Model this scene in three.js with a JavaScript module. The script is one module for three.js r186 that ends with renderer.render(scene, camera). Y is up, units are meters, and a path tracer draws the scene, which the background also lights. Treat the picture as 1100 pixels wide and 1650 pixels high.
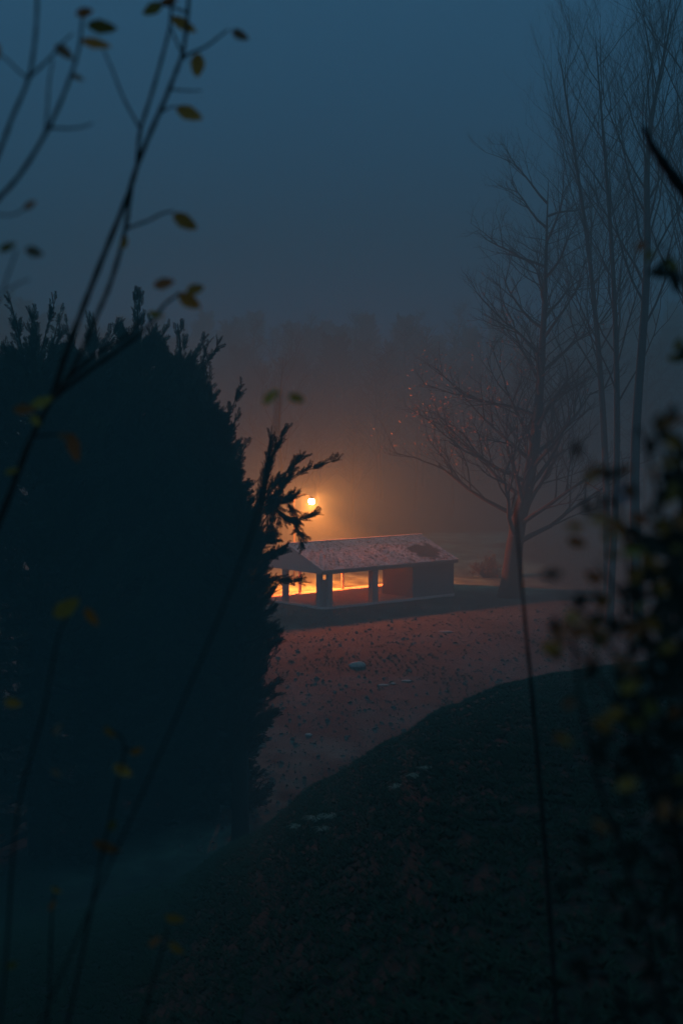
import * as THREE from 'three';
import { mergeGeometries } from 'three/addons/utils/BufferGeometryUtils.js';
import { ImprovedNoise } from 'three/addons/math/ImprovedNoise.js';

// ---------- camera, sky, haze, exposure ----------
const scene = new THREE.Scene();
const EYE = 13.345, PITCH = 0.065, FOV = 39.6;
const camera = new THREE.PerspectiveCamera(FOV, 682 / 1024, 0.1, 1500);
camera.position.set(0, EYE, 0);
camera.rotation.x = -PITCH;
camera.focus = 75;
camera.userData.fStop = 2.6;
const renderer = new THREE.WebGLRenderer({ antialias: true });
renderer.setSize(682, 1024);
renderer.shadowMap.enabled = true;
renderer.toneMapping = THREE.LinearToneMapping;
renderer.toneMappingExposure = 1;

{ // even overcast sky after sunset: blue, three times brighter overhead than at the horizon
  const W = 64, H = 64, d = new Float32Array(W * H * 4);
  const low = [0.008, 0.102, 0.26], top = [0.135, 0.265, 0.325];
  for (let r = 0; r < H; r++) {
    const s = Math.max(0, Math.sin(((r + 0.5) / H - 0.5) * Math.PI)), k = Math.pow(s, 1.25);
    for (let c = 0; c < W; c++) for (let i = 0; i < 4; i++) d[(r * W + c) * 4 + i] = i === 3 ? 1 : low[i] + (top[i] - low[i]) * k;
  }
  const t = new THREE.DataTexture(d, W, H, THREE.RGBAFormat, THREE.FloatType);
  t.mapping = THREE.EquirectangularReflectionMapping; t.magFilter = THREE.LinearFilter; t.needsUpdate = true;
  scene.background = t; scene.environment = t;
}
scene.fog = new THREE.FogExp2(new THREE.Color().setRGB(0.4, 0.86, 0.93), 0.007);

// ---------- helpers ----------
let seed = 7;
const rnd = () => { seed = (seed + 0x6d2b79f5) | 0; let t = Math.imul(seed ^ (seed >>> 15), 1 | seed); t = (t + Math.imul(t ^ (t >>> 7), 61 | t)) ^ t; return ((t ^ (t >>> 14)) >>> 0) / 4294967296; };
const rr = (a, b) => a + (b - a) * rnd();
const V = (x, y, z) => new THREE.Vector3(x, y, z);
const noise3 = new ImprovedNoise();
const fbm = (x, y, z = 0.5, o = 4) => { let s = 0, a = 0.5; for (let i = 0; i < o; i++) { s += a * noise3.noise(x, y, z + i * 7.3); x *= 2.03; y *= 2.03; a *= 0.5; } return s; };
const clamp = THREE.MathUtils.clamp, lerp = THREE.MathUtils.lerp, sstep = THREE.MathUtils.smoothstep;
const FPX = 825 / Math.tan((FOV / 2) * Math.PI / 180), cp = Math.cos(PITCH), sp = Math.sin(PITCH);
function ray(px, py) { const a = (px - 550) / FPX, b = -(py - 825) / FPX; return V(a, -sp + cp * b, -cp - sp * b); }
function at(px, py, depth) { const d = ray(px, py); return d.multiplyScalar(depth / -d.z).add(V(0, EYE, 0)); }   // a point of the place, depth metres ahead
function flat(px, py) { const d = ray(px, py); d.multiplyScalar(-EYE / d.y); return V(d.x, 0, d.z); }            // where that sight line meets the level clearing

const used = {};
function numbered(n) { const k = (used[n] = (used[n] || 0) + 1); return k === 1 ? n : n + '_' + String(k - 1).padStart(3, '0'); }
function tag(o, label, category, group, kind) { if (label) o.userData.label = label; if (category) o.userData.category = category; if (group) o.userData.group = group; if (kind) o.userData.kind = kind; return o; }
function thing(name, label, category, pos, group) { const g = new THREE.Group(); g.name = numbered(name); g.position.copy(pos); scene.add(g); return tag(g, label, category, group); }
function mesh(name, geo, mat, parent, kind) {
  const m = new THREE.Mesh(geo, mat); m.castShadow = m.receiveShadow = true;
  m.name = parent === scene ? numbered(name) : name; parent.add(m); if (kind) m.userData.kind = kind; return m;
}
class MB {   // collects tubes and boxes into one geometry
  constructor() { this.p = []; this.i = []; }
  tube(pts, radii, sides = 6) {
    const base = this.p.length / 3, n = pts.length, ref = V(0, 0, 1), d = V(), a = V(), b = V();
    for (let k = 0; k < n; k++) {
      d.subVectors(pts[Math.min(k + 1, n - 1)], pts[Math.max(k - 1, 0)]).normalize();
      if (Math.abs(d.dot(ref)) > 0.95) ref.set(1, 0, 0.2).normalize();
      a.crossVectors(d, ref).normalize(); b.crossVectors(d, a).normalize();
      for (let s = 0; s < sides; s++) { const t = s / sides * 6.2832, r = radii[k]; this.p.push(pts[k].x + (a.x * Math.cos(t) + b.x * Math.sin(t)) * r, pts[k].y + (a.y * Math.cos(t) + b.y * Math.sin(t)) * r, pts[k].z + (a.z * Math.cos(t) + b.z * Math.sin(t)) * r); }
    }
    for (let k = 0; k < n - 1; k++) for (let s = 0; s < sides; s++) { const s2 = (s + 1) % sides, q = base + k * sides; this.i.push(q + s, q + s + sides, q + s2, q + s2, q + s + sides, q + s2 + sides); }
    const c0 = this.p.length / 3; this.p.push(pts[0].x, pts[0].y, pts[0].z, pts[n - 1].x, pts[n - 1].y, pts[n - 1].z);
    for (let s = 0; s < sides; s++) { const s2 = (s + 1) % sides, q = base + (n - 1) * sides; this.i.push(c0, base + s, base + s2, c0 + 1, q + s2, q + s); }
    return this;
  }
  geo() { const g = new THREE.BufferGeometry(); g.setAttribute('position', new THREE.Float32BufferAttribute(this.p, 3)); g.setIndex(this.i); g.computeVertexNormals(); return g; }
}
function curve(pts, n) { return new THREE.CatmullRomCurve3(pts, false, 'centripetal').getPoints(n); }
function box(w, h, d, x, y, z) { const g = new THREE.BoxGeometry(w, h, d); g.translate(x, y, z); return g; }
function lin(r, g, b) { return new THREE.Color().setRGB(r, g, b); }
function mat(r, g, b, rough = 0.9, more = {}) { return new THREE.MeshStandardMaterial({ color: lin(r, g, b), roughness: rough, ...more }); }
function tex(n, f, srgb) { // f(u, v) in 0..1 -> [r, g, b] in 0..1
  const d = new Uint8Array(n * n * 4);
  for (let y = 0; y < n; y++) for (let x = 0; x < n; x++) { const c = f(x / n, y / n), o = (y * n + x) * 4; d[o] = clamp(c[0], 0, 1) * 255; d[o + 1] = clamp(c[1], 0, 1) * 255; d[o + 2] = clamp(c[2], 0, 1) * 255; d[o + 3] = 255; }
  const t = new THREE.DataTexture(d, n, n); t.wrapS = t.wrapT = THREE.RepeatWrapping; t.magFilter = THREE.LinearFilter; t.needsUpdate = true; if (srgb) t.colorSpace = THREE.SRGBColorSpace; return t;
}
// noise that tiles over u, v
function tile(u, v, k, s) { const m = (a, b) => fbm(a * k, b * k, s, 4), w = (x) => x * x * (3 - 2 * x); const a = w(u), b = w(v); return lerp(lerp(m(u, v), m(u - 1, v), a), lerp(m(u, v - 1), m(u - 1, v - 1), a), b); }

const barkTex = tex(256, (u, v) => { const n = 0.62 + 0.5 * tile(u, v * 0.25 + 0.1, 22, 3.1) + 0.25 * tile(u, v, 40, 9.1); return [n, n * 0.98, n * 0.95]; });
const M = {
  concrete: mat(0.5, 0.46, 0.45, 0.92, { map: tex(256, (u, v) => { const n = 0.8 + 0.5 * tile(u, v, 6, 2.2) + 0.3 * tile(u, v, 40, 5); return [n, n, n]; }) }),
  edge: mat(0.8, 0.74, 0.72, 0.9), post: mat(0.55, 0.48, 0.46, 0.9), fascia: mat(0.34, 0.3, 0.29, 0.85), gable: mat(0.74, 0.62, 0.6, 0.9),
  wall: mat(0.3, 0.28, 0.28, 0.92), metal: mat(0.12, 0.12, 0.12, 0.5, { metalness: 0.6 }),
  bark: mat(0.014, 0.014, 0.013, 0.95), barkNear: mat(0.018, 0.02, 0.014, 0.9), needle: mat(0.008, 0.018, 0.011, 0.95),
  needleOld: mat(0.011, 0.019, 0.011, 0.95), stone: mat(0.42, 0.4, 0.38, 0.9),
};

// ---------- terrain ----------
const BROW = [[-500, 1530], [0, 1500], [100, 1485], [250, 1440], [400, 1350], [520, 1262], [640, 1192], [720, 1143], [820, 1106], [900, 1090], [1000, 1076], [1100, 1066], [1500, 1050]];
function browTan(t) {
  const px = 550 + t * FPX; let y = BROW[0][1];
  if (px >= BROW[BROW.length - 1][0]) y = BROW[BROW.length - 1][1];
  else if (px > BROW[0][0]) for (let k = 0; k < BROW.length - 1; k++) if (px >= BROW[k][0] && px < BROW[k + 1][0]) { const a = (px - BROW[k][0]) / (BROW[k + 1][0] - BROW[k][0]); y = lerp(BROW[k][1], BROW[k + 1][1], a * a * (3 - 2 * a) * 0.5 + a * 0.5); }
  return Math.tan(PITCH + Math.atan((y - 825) / FPX));
}
const BD = 35;
function height(x, z) {
  const d = -z, n = 0.35 * fbm(x * 0.06, z * 0.06, 1.7) + 0.1 * fbm(x * 0.4, z * 0.4, 4.2);
  let bank;
  if (d < 3) { const k = browTan(clamp(x / 6, -0.5, 0.5)) - 1.75 / BD; bank = 11.6 - k * d * (d > 0 ? 1 : 0.35); }
  else {
    const k = browTan(clamp(x / Math.max(d, 6), -0.5, 0.5)) - 1.75 / BD, s = d - BD;
    bank = 11.6 - k * Math.min(d, BD);
    if (s > 0) bank -= s * k + 0.035 * s * s;
  }
  const hard = bank + n * 0.5, soft = 0.4;
  let h = hard > 0 ? (hard > 3 ? hard : soft * Math.log(1 + Math.exp(Math.min(hard / soft, 40)))) : soft * Math.log(1 + Math.exp(Math.max(hard / soft, -40)));
  if (d > 170) h += 0.13 * Math.max(0, d - 185) * sstep(d, 170, 240);
  const side = Math.max(0, x - 26 - 0.06 * Math.max(0, d - 60)) * 0.16 + Math.max(0, -x - 45) * 0.2;
  h += side * sstep(d, 40, 80);
  return h + (d > 45 ? 0.18 * n + (d < 150 ? 0.07 * fbm(x * 0.9, z * 0.9, 8, 3) : 0) : 0);
}
const dirtPoly = [[40, 1540], [330, 1420], [500, 1330], [700, 1230], [840, 1120], [910, 1096], [965, 1060], [935, 1015], [900, 960], [880, 928], [860, 906], [810, 886], [835, 869], [800, 857], [690, 859], [600, 864], [420, 872], [250, 900], [180, 950], [300, 1000], [380, 1100], [340, 1200], [240, 1300], [60, 1420]].map(([a, b]) => flat(a, b));
function dirtMask(x, z) { // 0..1
  let inside = false, dist = 1e9;
  for (let k = 0, j = dirtPoly.length - 1; k < dirtPoly.length; j = k++) {
    const a = dirtPoly[k], b = dirtPoly[j];
    if ((a.z > z) !== (b.z > z) && x < (b.x - a.x) * (z - a.z) / (b.z - a.z) + a.x) inside = !inside;
    const ex = b.x - a.x, ez = b.z - a.z, t = clamp(((x - a.x) * ex + (z - a.z) * ez) / (ex * ex + ez * ez), 0, 1);
    dist = Math.min(dist, Math.hypot(x - a.x - ex * t, z - a.z - ez * t));
  }
  let m = (inside ? dist : -dist) / 3.5 + 1.6 * fbm(x * 0.12, z * 0.12, 2.2) + 0.3;
  const c = flat(625, 1062); m = Math.min(m, (Math.hypot((x - c.x) / 3.1, (z - c.z) / 5.2) - 1 + 1.3 * fbm(x * 0.35, z * 0.3, 6.6)) * 2 + 0.35);
  m -= 1.6 * sstep(fbm(x * 0.16 + 3, z * 0.11, 12.4), 0.0, 0.16) * (z > -96 ? 1 : 0);   // grass creeping over the earth
  return sstep(m + 0.7 * fbm(x * 0.9, z * 0.7, 3.3), 0, 1);
}
{
  const xs = [], zs = [];
  for (let k = -110; k <= 110; k++) xs.push(k * 0.35 + Math.sign(k) * Math.pow(Math.abs(k) / 110, 4) * 190);
  for (let d = -30; d < 420; d += d < 8 ? 1.5 : d < 30 ? 0.7 : d < 52 ? 0.35 : d < 130 ? 0.55 : d < 190 ? 1.2 : 6) zs.push(-d);
  const nx = xs.length, nz = zs.length, P = new Float32Array(nx * nz * 3), C = new Float32Array(nx * nz * 3), U = new Float32Array(nx * nz * 2), I = [];
  for (let j = 0; j < nz; j++) for (let i = 0; i < nx; i++) {
    const x = xs[i], z = zs[j], o = j * nx + i, h = height(x, z);
    P.set([x, h, z], o * 3); U.set([x / 5, z / 5], o * 2);
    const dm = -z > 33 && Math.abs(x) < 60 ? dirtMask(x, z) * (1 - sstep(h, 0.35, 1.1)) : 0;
    const v = Math.max(0.35, 1 + 1.5 * fbm(x * 0.25, z * 0.25, 9.4) + 1.9 * fbm(x * 1.1, z * 0.45, 5.4) - 0.35 * Math.exp(-Math.pow((x - 0.6 + 0.04 * (z + 75) + 1.6 * Math.sin(z * 0.05)) / 0.4, 2)) - 0.35 * Math.exp(-Math.pow((x - 2.4 + 0.04 * (z + 75) + 1.6 * Math.sin(z * 0.05)) / 0.4, 2))), w = 1 + 1.2 * fbm(x * 0.15 + 4, z * 0.15, 3.7);
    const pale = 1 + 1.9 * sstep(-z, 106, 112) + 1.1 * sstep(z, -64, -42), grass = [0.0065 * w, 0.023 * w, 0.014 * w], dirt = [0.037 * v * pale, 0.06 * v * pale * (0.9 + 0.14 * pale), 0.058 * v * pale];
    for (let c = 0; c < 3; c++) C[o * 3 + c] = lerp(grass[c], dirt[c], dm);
  }
  for (let j = 0; j < nz - 1; j++) for (let i = 0; i < nx - 1; i++) { const o = j * nx + i; I.push(o, o + 1, o + nx, o + 1, o + nx + 1, o + nx); }
  const g = new THREE.BufferGeometry();
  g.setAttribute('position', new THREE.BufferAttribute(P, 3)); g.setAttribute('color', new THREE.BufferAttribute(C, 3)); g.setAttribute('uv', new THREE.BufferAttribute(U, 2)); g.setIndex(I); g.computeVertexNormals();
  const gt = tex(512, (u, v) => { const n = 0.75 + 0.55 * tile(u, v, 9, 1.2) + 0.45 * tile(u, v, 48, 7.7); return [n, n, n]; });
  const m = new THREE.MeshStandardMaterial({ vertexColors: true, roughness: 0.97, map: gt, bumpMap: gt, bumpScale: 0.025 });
  tag(mesh('ground', g, m, scene), 'earth clearing and dark grassy slopes under the whole scene', null, null, 'structure');
}

// ---------- pavilion ----------
const L = 13.17, W = 8.25, HE = 2.75, HR = 4.363, RISE = HR - HE;
{
  const p = thing('pavilion', 'open sided pavilion with pale littered gable roof in the misty clearing', 'pavilion', V(-1.309, 0.03, -99.116));
  p.rotation.y = 39.43 * Math.PI / 180;    // local x runs along the eave, local -z towards the lamp
  // floor slab with rounded corners and a pale worn edge
  const rrect = (S, x0, z0, x1, z1, r) => { S.moveTo(x0 + r, z0); S.lineTo(x1 - r, z0); S.quadraticCurveTo(x1, z0, x1, z0 + r); S.lineTo(x1, z1 - r); S.quadraticCurveTo(x1, z1, x1 - r, z1); S.lineTo(x0 + r, z1); S.quadraticCurveTo(x0, z1, x0, z1 - r); S.lineTo(x0, z0 + r); S.quadraticCurveTo(x0, z0, x0 + r, z0); return S; };
  const lay = (S, h, y) => { const g = new THREE.ExtrudeGeometry(S, { depth: h, bevelEnabled: false, curveSegments: 10 }); g.rotateX(-Math.PI / 2); g.translate(0, y, 0); return g; };
  const inner = lay(rrect(new THREE.Shape(), 0.14, 0.14, L - 0.14, W - 0.14, 0.7), 0.3, -0.18);
  const iu = inner.attributes.uv; for (let k = 0; k < iu.count; k++) iu.setXY(k, iu.getX(k) / 3, iu.getY(k) / 3);
  mesh('floor_slab', inner, M.concrete, p);
  const ringS = rrect(new THREE.Shape(), 0, 0, L, W, 0.8); ringS.holes.push(rrect(new THREE.Path(), 0.14, 0.14, L - 0.14, W - 0.14, 0.7));
  mesh('slab_edge', lay(ringS, 0.31, -0.18), M.edge, p);
  const Y0 = 0.12;
  // posts: [u, v, width, top]
  const post = (u, v, s, name = 'post', m = M.post) => mesh(name, box(s, 2.44 - Y0, s, u, Y0 + (2.44 - Y0) / 2, -v), m, p);
  for (const [u, v, s] of [[0.3, 0.74, 0.34], [0.82, 0.3, 0.34], [4.95, 0.34, 0.5], [0.32, 4.72, 0.36], [0.32, 7.9, 0.34], [4.1, 7.9, 0.16], [8.3, 7.9, 0.16], [12.8, 7.9, 0.3], [12.85, 4.6, 0.3]]) post(u, v, s);
  mesh('brace_panel', box(0.5, 1.9, 0.08, 0.55, Y0 + 0.95, -0.55).rotateY(0), M.post, p);
  // beams round the eaves
  mesh('beam', box(L - 0.3, 0.16, 0.24, L / 2, 2.52, -0.36), M.fascia, p); mesh('beam', box(L - 0.3, 0.16, 0.24, L / 2, 2.52, -W + 0.36), M.fascia, p);
  mesh('beam', box(0.24, 0.157, W - 1.0, 0.34, 2.52, -W / 2), M.fascia, p); mesh('beam', box(0.24, 0.157, W - 1.0, L - 0.34, 2.52, -W / 2), M.fascia, p);
  // store room at the far end
  mesh('wall', box(4.2, 2.32, 0.2, 10.85, Y0 + 1.16, -0.36), M.wall, p);
  mesh('wall', box(0.2, 2.32, 3.0, 8.85, Y0 + 1.16, -1.965), M.wall, p);
  mesh('wall', box(0.2, 2.32, 3.0, 12.85, Y0 + 1.16, -1.965), M.wall, p);
  mesh('wall', box(4.2, 2.32, 0.2, 10.85, Y0 + 1.16, -3.57), M.wall, p);
  // gable panels, with a small trim board below
  for (const u of [0.1, L - 0.1]) {
    const S = new THREE.Shape(); S.moveTo(-0.25, 2.47); S.lineTo(-W + 0.25, 2.47); S.lineTo(-W + 0.25, HE - 0.06); S.lineTo(-W / 2, HR - 0.14); S.lineTo(-0.25, HE - 0.06); S.closePath();
    const g = new THREE.ExtrudeGeometry(S, { depth: 0.06, bevelEnabled: false }); g.rotateY(-Math.PI / 2); g.scale(1, 1, 1); g.translate(u + 0.03, 0, 0); // shape x becomes local z
    mesh('gable_panel', g, M.gable, p);
  }
  // roof: two sheets with thickness, ridge cap, fascia boards
  const slope = Math.hypot(W / 2, RISE), ang = Math.atan2(RISE, W / 2);
  const roofTex = tex(1024, (u, v) => { // u along the eave, v from eave up
    const x = u * L, y = v * slope; let n = 0.86 + 0.28 * fbm(x * 0.9, y * 0.9, 1.5) + 0.5 * fbm(x * 5, y * 5, 4.5, 3);
    const sp0 = fbm(x * 4.2, y * 6.5, 11.5, 3); if (sp0 > 0.2) n *= 0.66;
    const d = Math.hypot((x - 11.15) / 1.75, (y - 1.75) / 1.55) + 0.75 * fbm(x * 1.6, y * 1.6, 6.1);  // the corner where moss has taken the pale film
    const moss = 1 - sstep(d, 0.62, 1.0), d2 = sstep(fbm(x * 0.8 + 9, y * 0.8, 2.8) + (x / L - 0.6) * 0.5, 0.22, 0.4);
    const k = clamp(Math.max(moss, 0.3 * d2), 0, 1);
    return [lerp(n, 0.12 + 0.05 * n, k), lerp(n * 0.9, 0.095 + 0.04 * n, k), lerp(n * 0.92, 0.09 + 0.04 * n, k)];
  });
  const roofM = new THREE.MeshStandardMaterial({ color: lin(0.95, 0.88, 0.88), map: roofTex, bumpMap: roofTex, bumpScale: 0.02, roughness: 0.85 });
  const under = M.fascia;
  for (const side of [0, 1]) {
    const g = new THREE.BoxGeometry(L, 0.1, slope, 40, 1, 12); const pos = g.attributes.position, uv = g.attributes.uv;
    for (let k = 0; k < pos.count; k++) { const x = pos.getX(k), z = pos.getZ(k); uv.setXY(k, x / L + 0.5, (side ? -1 : 1) * -z / slope + 0.5); pos.setY(k, pos.getY(k) - 0.05 + 0.018 * fbm(x * 0.7, z * 0.7, side + 3)); }
    g.computeVertexNormals();
    g.rotateX(side ? -ang : ang); g.translate(L / 2, (HE + HR) / 2, side ? -W * 0.75 : -W * 0.25);
    mesh('roof', g, roofM, p);
  }
  mesh('ridge_cap', new THREE.CylinderGeometry(0.07, 0.07, L, 8).rotateZ(Math.PI / 2).translate(L / 2, HR, -W / 2), M.edge, p);
  for (const s of [0, 1]) mesh('fascia', box(L - 0.02, 0.22, 0.05, L / 2, HE - 0.19, s ? -W + 0.035 : -0.035), M.fascia, p);
  // leaves lying on the front roof slope
  const lg = new THREE.CircleGeometry(0.5, 5); lg.scale(0.13, 0.07, 1); lg.rotateX(-Math.PI / 2);
  const N = 700, im = new THREE.InstancedMesh(lg, mat(0.1, 0.075, 0.06), N), o = new THREE.Object3D();
  const fr = p.matrix.compose(p.position, new THREE.Quaternion().setFromEuler(p.rotation), V(1, 1, 1)).clone();
  for (let k = 0; k < N; k++) {
    const u = rr(0.2, L - 0.2), v = Math.pow(rnd(), 1.2) * 0.96;
    o.position.set(u, HE + RISE * v + 0.05, -v * W / 2); o.rotation.set(ang + rr(-0.3, 0.3), rr(0, 6.3), rr(-0.3, 0.3)); o.scale.setScalar(rr(0.6, 1.8)); o.updateMatrix();
    im.setMatrixAt(k, fr.clone().multiply(o.matrix));
  }
  im.name = 'roof_leaves'; scene.add(im); tag(im, 'dark fallen leaves scattered over the pale pavilion roof', 'leaves', null, 'stuff');
}

// ---------- street lamp behind the pavilion ----------
{
  const bulb = at(502, 808, 111.2), foot = at(474, 914, 113.6); foot.y = height(foot.x, foot.z) - 0.05;
  const g = thing('street_lamp', 'lit orange street lamp glowing through the mist behind the pavilion', 'street lamp', foot);
  const b = bulb.clone().sub(foot);
  mesh('pole', new MB().tube([V(0, 0, 0), V(0, 2.5, 0), V(0, b.y - 0.4, 0)], [0.075, 0.06, 0.045], 10).geo(), M.bark, g);
  mesh('arm', new MB().tube(curve([V(0, b.y - 0.42, 0), V(0.1, b.y + 0.2, 0.15), V(b.x * 0.5, b.y + 0.5, b.z * 0.5), V(b.x, b.y + 0.36, b.z)], 12), Array(13).fill(0.035), 8).geo(), M.metal, g);
  const head = new THREE.LatheGeometry([[0.02, 0.4], [0.09, 0.38], [0.14, 0.3], [0.25, 0.22], [0.26, 0.2], [0.02, 0.205]].map((q) => new THREE.Vector2(...q)), 20); head.translate(b.x, b.y, b.z);
  mesh('lamp_head', head, M.metal, g);
  const globe = new THREE.SphereGeometry(0.248, 24, 16); globe.translate(b.x, b.y, b.z);
  mesh('lamp_globe', globe, new THREE.MeshStandardMaterial({ color: 0x222222, emissive: lin(1, 0.55, 0.2), emissiveIntensity: 400, roughness: 0.4 }), g);
  const glow = lin(1, 0.13, 0.018), l = new THREE.PointLight(glow, 2600, 0, 2); l.position.copy(b); l.castShadow = true; l.shadow.radius = 16; l.name = 'lamp_light'; g.add(l);
  const down = new THREE.SpotLight(glow, 2600, 0, 1.2, 0.3, 2); down.position.copy(b).setY(b.y - 0.05); down.target.position.set(b.x, 0, b.z); down.castShadow = true; down.shadow.radius = 16; down.name = 'lamp_beam'; g.add(down, down.target);   // the reflector throws most of the light down
}

// ---------- conifers ----------
function sprayGeo(s0) {
  seed = s0; const P = [], I = [];
  const blade = (a, b, w, n) => { const d = b.clone().sub(a), c = d.clone().cross(n).normalize().multiplyScalar(w), m = a.clone().addScaledVector(d, 0.4), o = P.length / 3; for (const q of [a, m.clone().add(c), b, m.clone().sub(c)]) P.push(q.x, q.y, q.z); I.push(o, o + 1, o + 2, o, o + 2, o + 3); };
  for (let k = 0; k < 11; k++) {
    const t = 0.06 + 0.9 * k / 11, bend = 0.12 * t * t, base = V(rr(-0.01, 0.01), t, bend);
    for (const s of [-1, 1]) {
      const len = (0.34 - 0.24 * t) * rr(0.7, 1.2), a = rr(0.5, 0.85), tw = rr(-0.5, 0.5), tip = base.clone().add(V(s * Math.sin(a) * len, Math.cos(a) * len, tw * len * 0.7));
      blade(base, tip, 0.026, V(rr(-0.5, 0.5), 0, 1).normalize());
      for (const q of [0.45, 0.75]) { const m = base.clone().lerp(tip, q); blade(m, m.clone().add(V(s * rr(-0.02, 0.09), rr(0.06, 0.12), rr(-0.06, 0.06))), 0.02, V(rr(-0.6, 0.6), 0.2, 1).normalize()); }
    }
  }
  blade(V(0, 0, 0), V(0, 1.06, 0.13), 0.025, V(1, 0, 0.3).normalize()); blade(V(0, 0, 0), V(0, 1.06, 0.13), 0.025, V(0, 0, 1));
  const g = new THREE.BufferGeometry(); g.setAttribute('position', new THREE.Float32BufferAttribute(P, 3)); g.setIndex(I); g.computeVertexNormals(); return g;
}
const SPRAY = [sprayGeo(11), sprayGeo(23), sprayGeo(37)];
const UP = V(0, 1, 0);
// tops: several leaders make one ragged crown. extra: hand-set boughs [from, to]
function conifer(label, px, depth, topPy, rad, count, variant, group, opt = {}) {
  const top = at(px, topPy, depth), foot = V(top.x, 0, top.z); foot.y = height(foot.x, foot.z) - 0.1;
  const g = thing('conifer', label, 'conifer', foot, group), H = top.y - foot.y, tr = 0.02 * H + 0.05;
  mesh('trunk', new MB().tube(curve([V(0, 0, 0), V(0.05, H * 0.4, 0.03), V(-0.04, H * 0.75, 0), V(0, H * 0.97, 0)], 10), [...Array(11)].map((_, k) => tr * (1 - k / 10.6)), 8).geo(), M.bark, g);
  const boughs = new MB(), list = [], o = new THREE.Object3D(), q2 = new THREE.Quaternion();
  const put = (p, d, s) => { o.position.copy(p); o.quaternion.setFromUnitVectors(UP, d); q2.setFromAxisAngle(UP, rr(0, 6.28)); o.quaternion.multiply(q2); o.scale.set(s * rr(0.8, 1.2), s, s * rr(0.8, 1.2)); o.updateMatrix(); list.push(o.matrix.clone()); };
  const shape = opt.shape || ((t) => Math.pow(1 - t, 0.62) * (0.62 + 0.38 * Math.min(1, t / 0.16)));
  const nb = opt.boughs || 120, per = Math.ceil(count / nb), sz = 1.5 * (opt.size ?? 1);
  for (let k = 0; k < nb; k++) {   // each bough is a plume of its own, with gaps and steps between the plumes
    const t = (opt.low ?? 0.04) + (0.95 - (opt.low ?? 0.04)) * Math.pow((k + rnd()) / nb, 0.9), a = k * 2.39996 + rr(-0.4, 0.4);
    const lump = 1 + 0.5 * fbm(Math.cos(a) * 1.6 + px, t * 7, Math.sin(a) * 1.6, 3), R = rad * shape(t) * lump * rr(0.68, 1.16), rise = lerp(-0.25, 0.9, t) * rr(0.6, 1.4);
    const s0 = V(0, t * H * 0.93, 0), e0 = V(Math.cos(a) * R, t * H * 0.93 + R * rise * 0.7 + 0.2, Math.sin(a) * R), mid = s0.clone().lerp(e0, 0.55).add(V(0, -R * 0.14, 0)), line = curve([s0, mid, e0], 6);
    boughs.tube(line, line.map((_, i) => Math.max(0.01, tr * 0.28 * (1 - i / 6.5))), 4);
    const side = V(-Math.sin(a), 0, Math.cos(a)), wide = R * 0.34 + 0.12;
    for (let j = 0; j < per; j++) {
      const f = Math.pow(rnd(), 0.7) * 0.86 + 0.14, i = f * 6, i0 = Math.min(5, Math.floor(i)), b = line[i0].clone().lerp(line[i0 + 1], i - i0), dir = line[i0 + 1].clone().sub(line[i0]).normalize();
      const q = rr(-1, 1) * wide * Math.sin(Math.PI * Math.min(0.93, 0.25 + 0.7 * f)); b.addScaledVector(side, q); b.y += rr(-0.28, 0.1) * wide - Math.abs(q) * 0.25;
      dir.addScaledVector(side, q / wide * 0.8 + rr(-0.3, 0.3)).add(V(0, rr(-0.25, 0.6), 0)).normalize(); put(b, dir, rr(0.3, 0.62) * sz * (1.15 - 0.35 * f));
    }
    const dir = e0.clone().sub(mid).normalize(); for (let j = 0; j < 4; j++) put(e0.clone().addScaledVector(dir, -0.2 * j), dir.clone().add(V(rr(-0.4, 0.4), rr(0, 0.6), rr(-0.4, 0.4))).normalize(), rr(0.35, 0.6) * sz);
  }
  for (let j = 0; j < 30; j++) put(V(rr(-0.12, 0.12), H * rr(0.9, 0.985), rr(-0.12, 0.12)), V(rr(-0.4, 0.4), 1, rr(-0.4, 0.4)).normalize(), rr(0.3, 0.6));
  for (let k = 0; k < (opt.leaders ?? 34); k++) {   // upright leaders that make the outline ragged
    const t = rr(0.2, 0.97), a = rr(0, 6.28), R = rad * shape(t), p = V(Math.cos(a) * R * 0.75, t * H * 0.93 + R * 0.2, Math.sin(a) * R * 0.75), l = rr(0.8, 2.1), e = p.clone().add(V(Math.cos(a) * l * rr(0.35, 0.75), l, Math.sin(a) * l * rr(0.35, 0.75))), line = curve([p, p.clone().lerp(e, 0.5).add(V(rr(-0.1, 0.1), 0.05, rr(-0.1, 0.1))), e], 6);
    boughs.tube(line, [0.025, 0.022, 0.019, 0.016, 0.013, 0.01, 0.006], 4);
    for (let j = 0; j < 16; j++) { const f = rnd() * 5.99, i0 = Math.floor(f), d = line[i0 + 1].clone().sub(line[i0]).normalize().add(V(rr(-0.65, 0.65), rr(-0.1, 0.3), rr(-0.65, 0.65))).normalize(); put(line[i0].clone().lerp(line[i0 + 1], f - i0), d, rr(0.3, 0.65) * (1.3 - f / 9)); }
  }
  for (const ex of opt.extra || []) {
    const pts = ex.map(([a, b, c]) => at(a, b, c).sub(foot)), line = curve(pts, 14);
    boughs.tube(line, line.map((_, i) => 0.022 - 0.0012 * i), 4);
    for (let j = 0; j < 60; j++) { const f = 0.12 + 0.88 * rnd(), i = f * 14, i0 = Math.min(13, Math.floor(i)), b = line[i0].clone().lerp(line[i0 + 1], i - i0), dir = line[i0 + 1].clone().sub(line[i0]).normalize().add(V(rr(-0.6, 0.6), rr(-0.35, 0.6), rr(-0.6, 0.6))).normalize(); put(b, dir, rr(0.22, 0.58) * (1.25 - 0.5 * f)); }
  }
  mesh('branch', boughs.geo(), M.bark, g);
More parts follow.
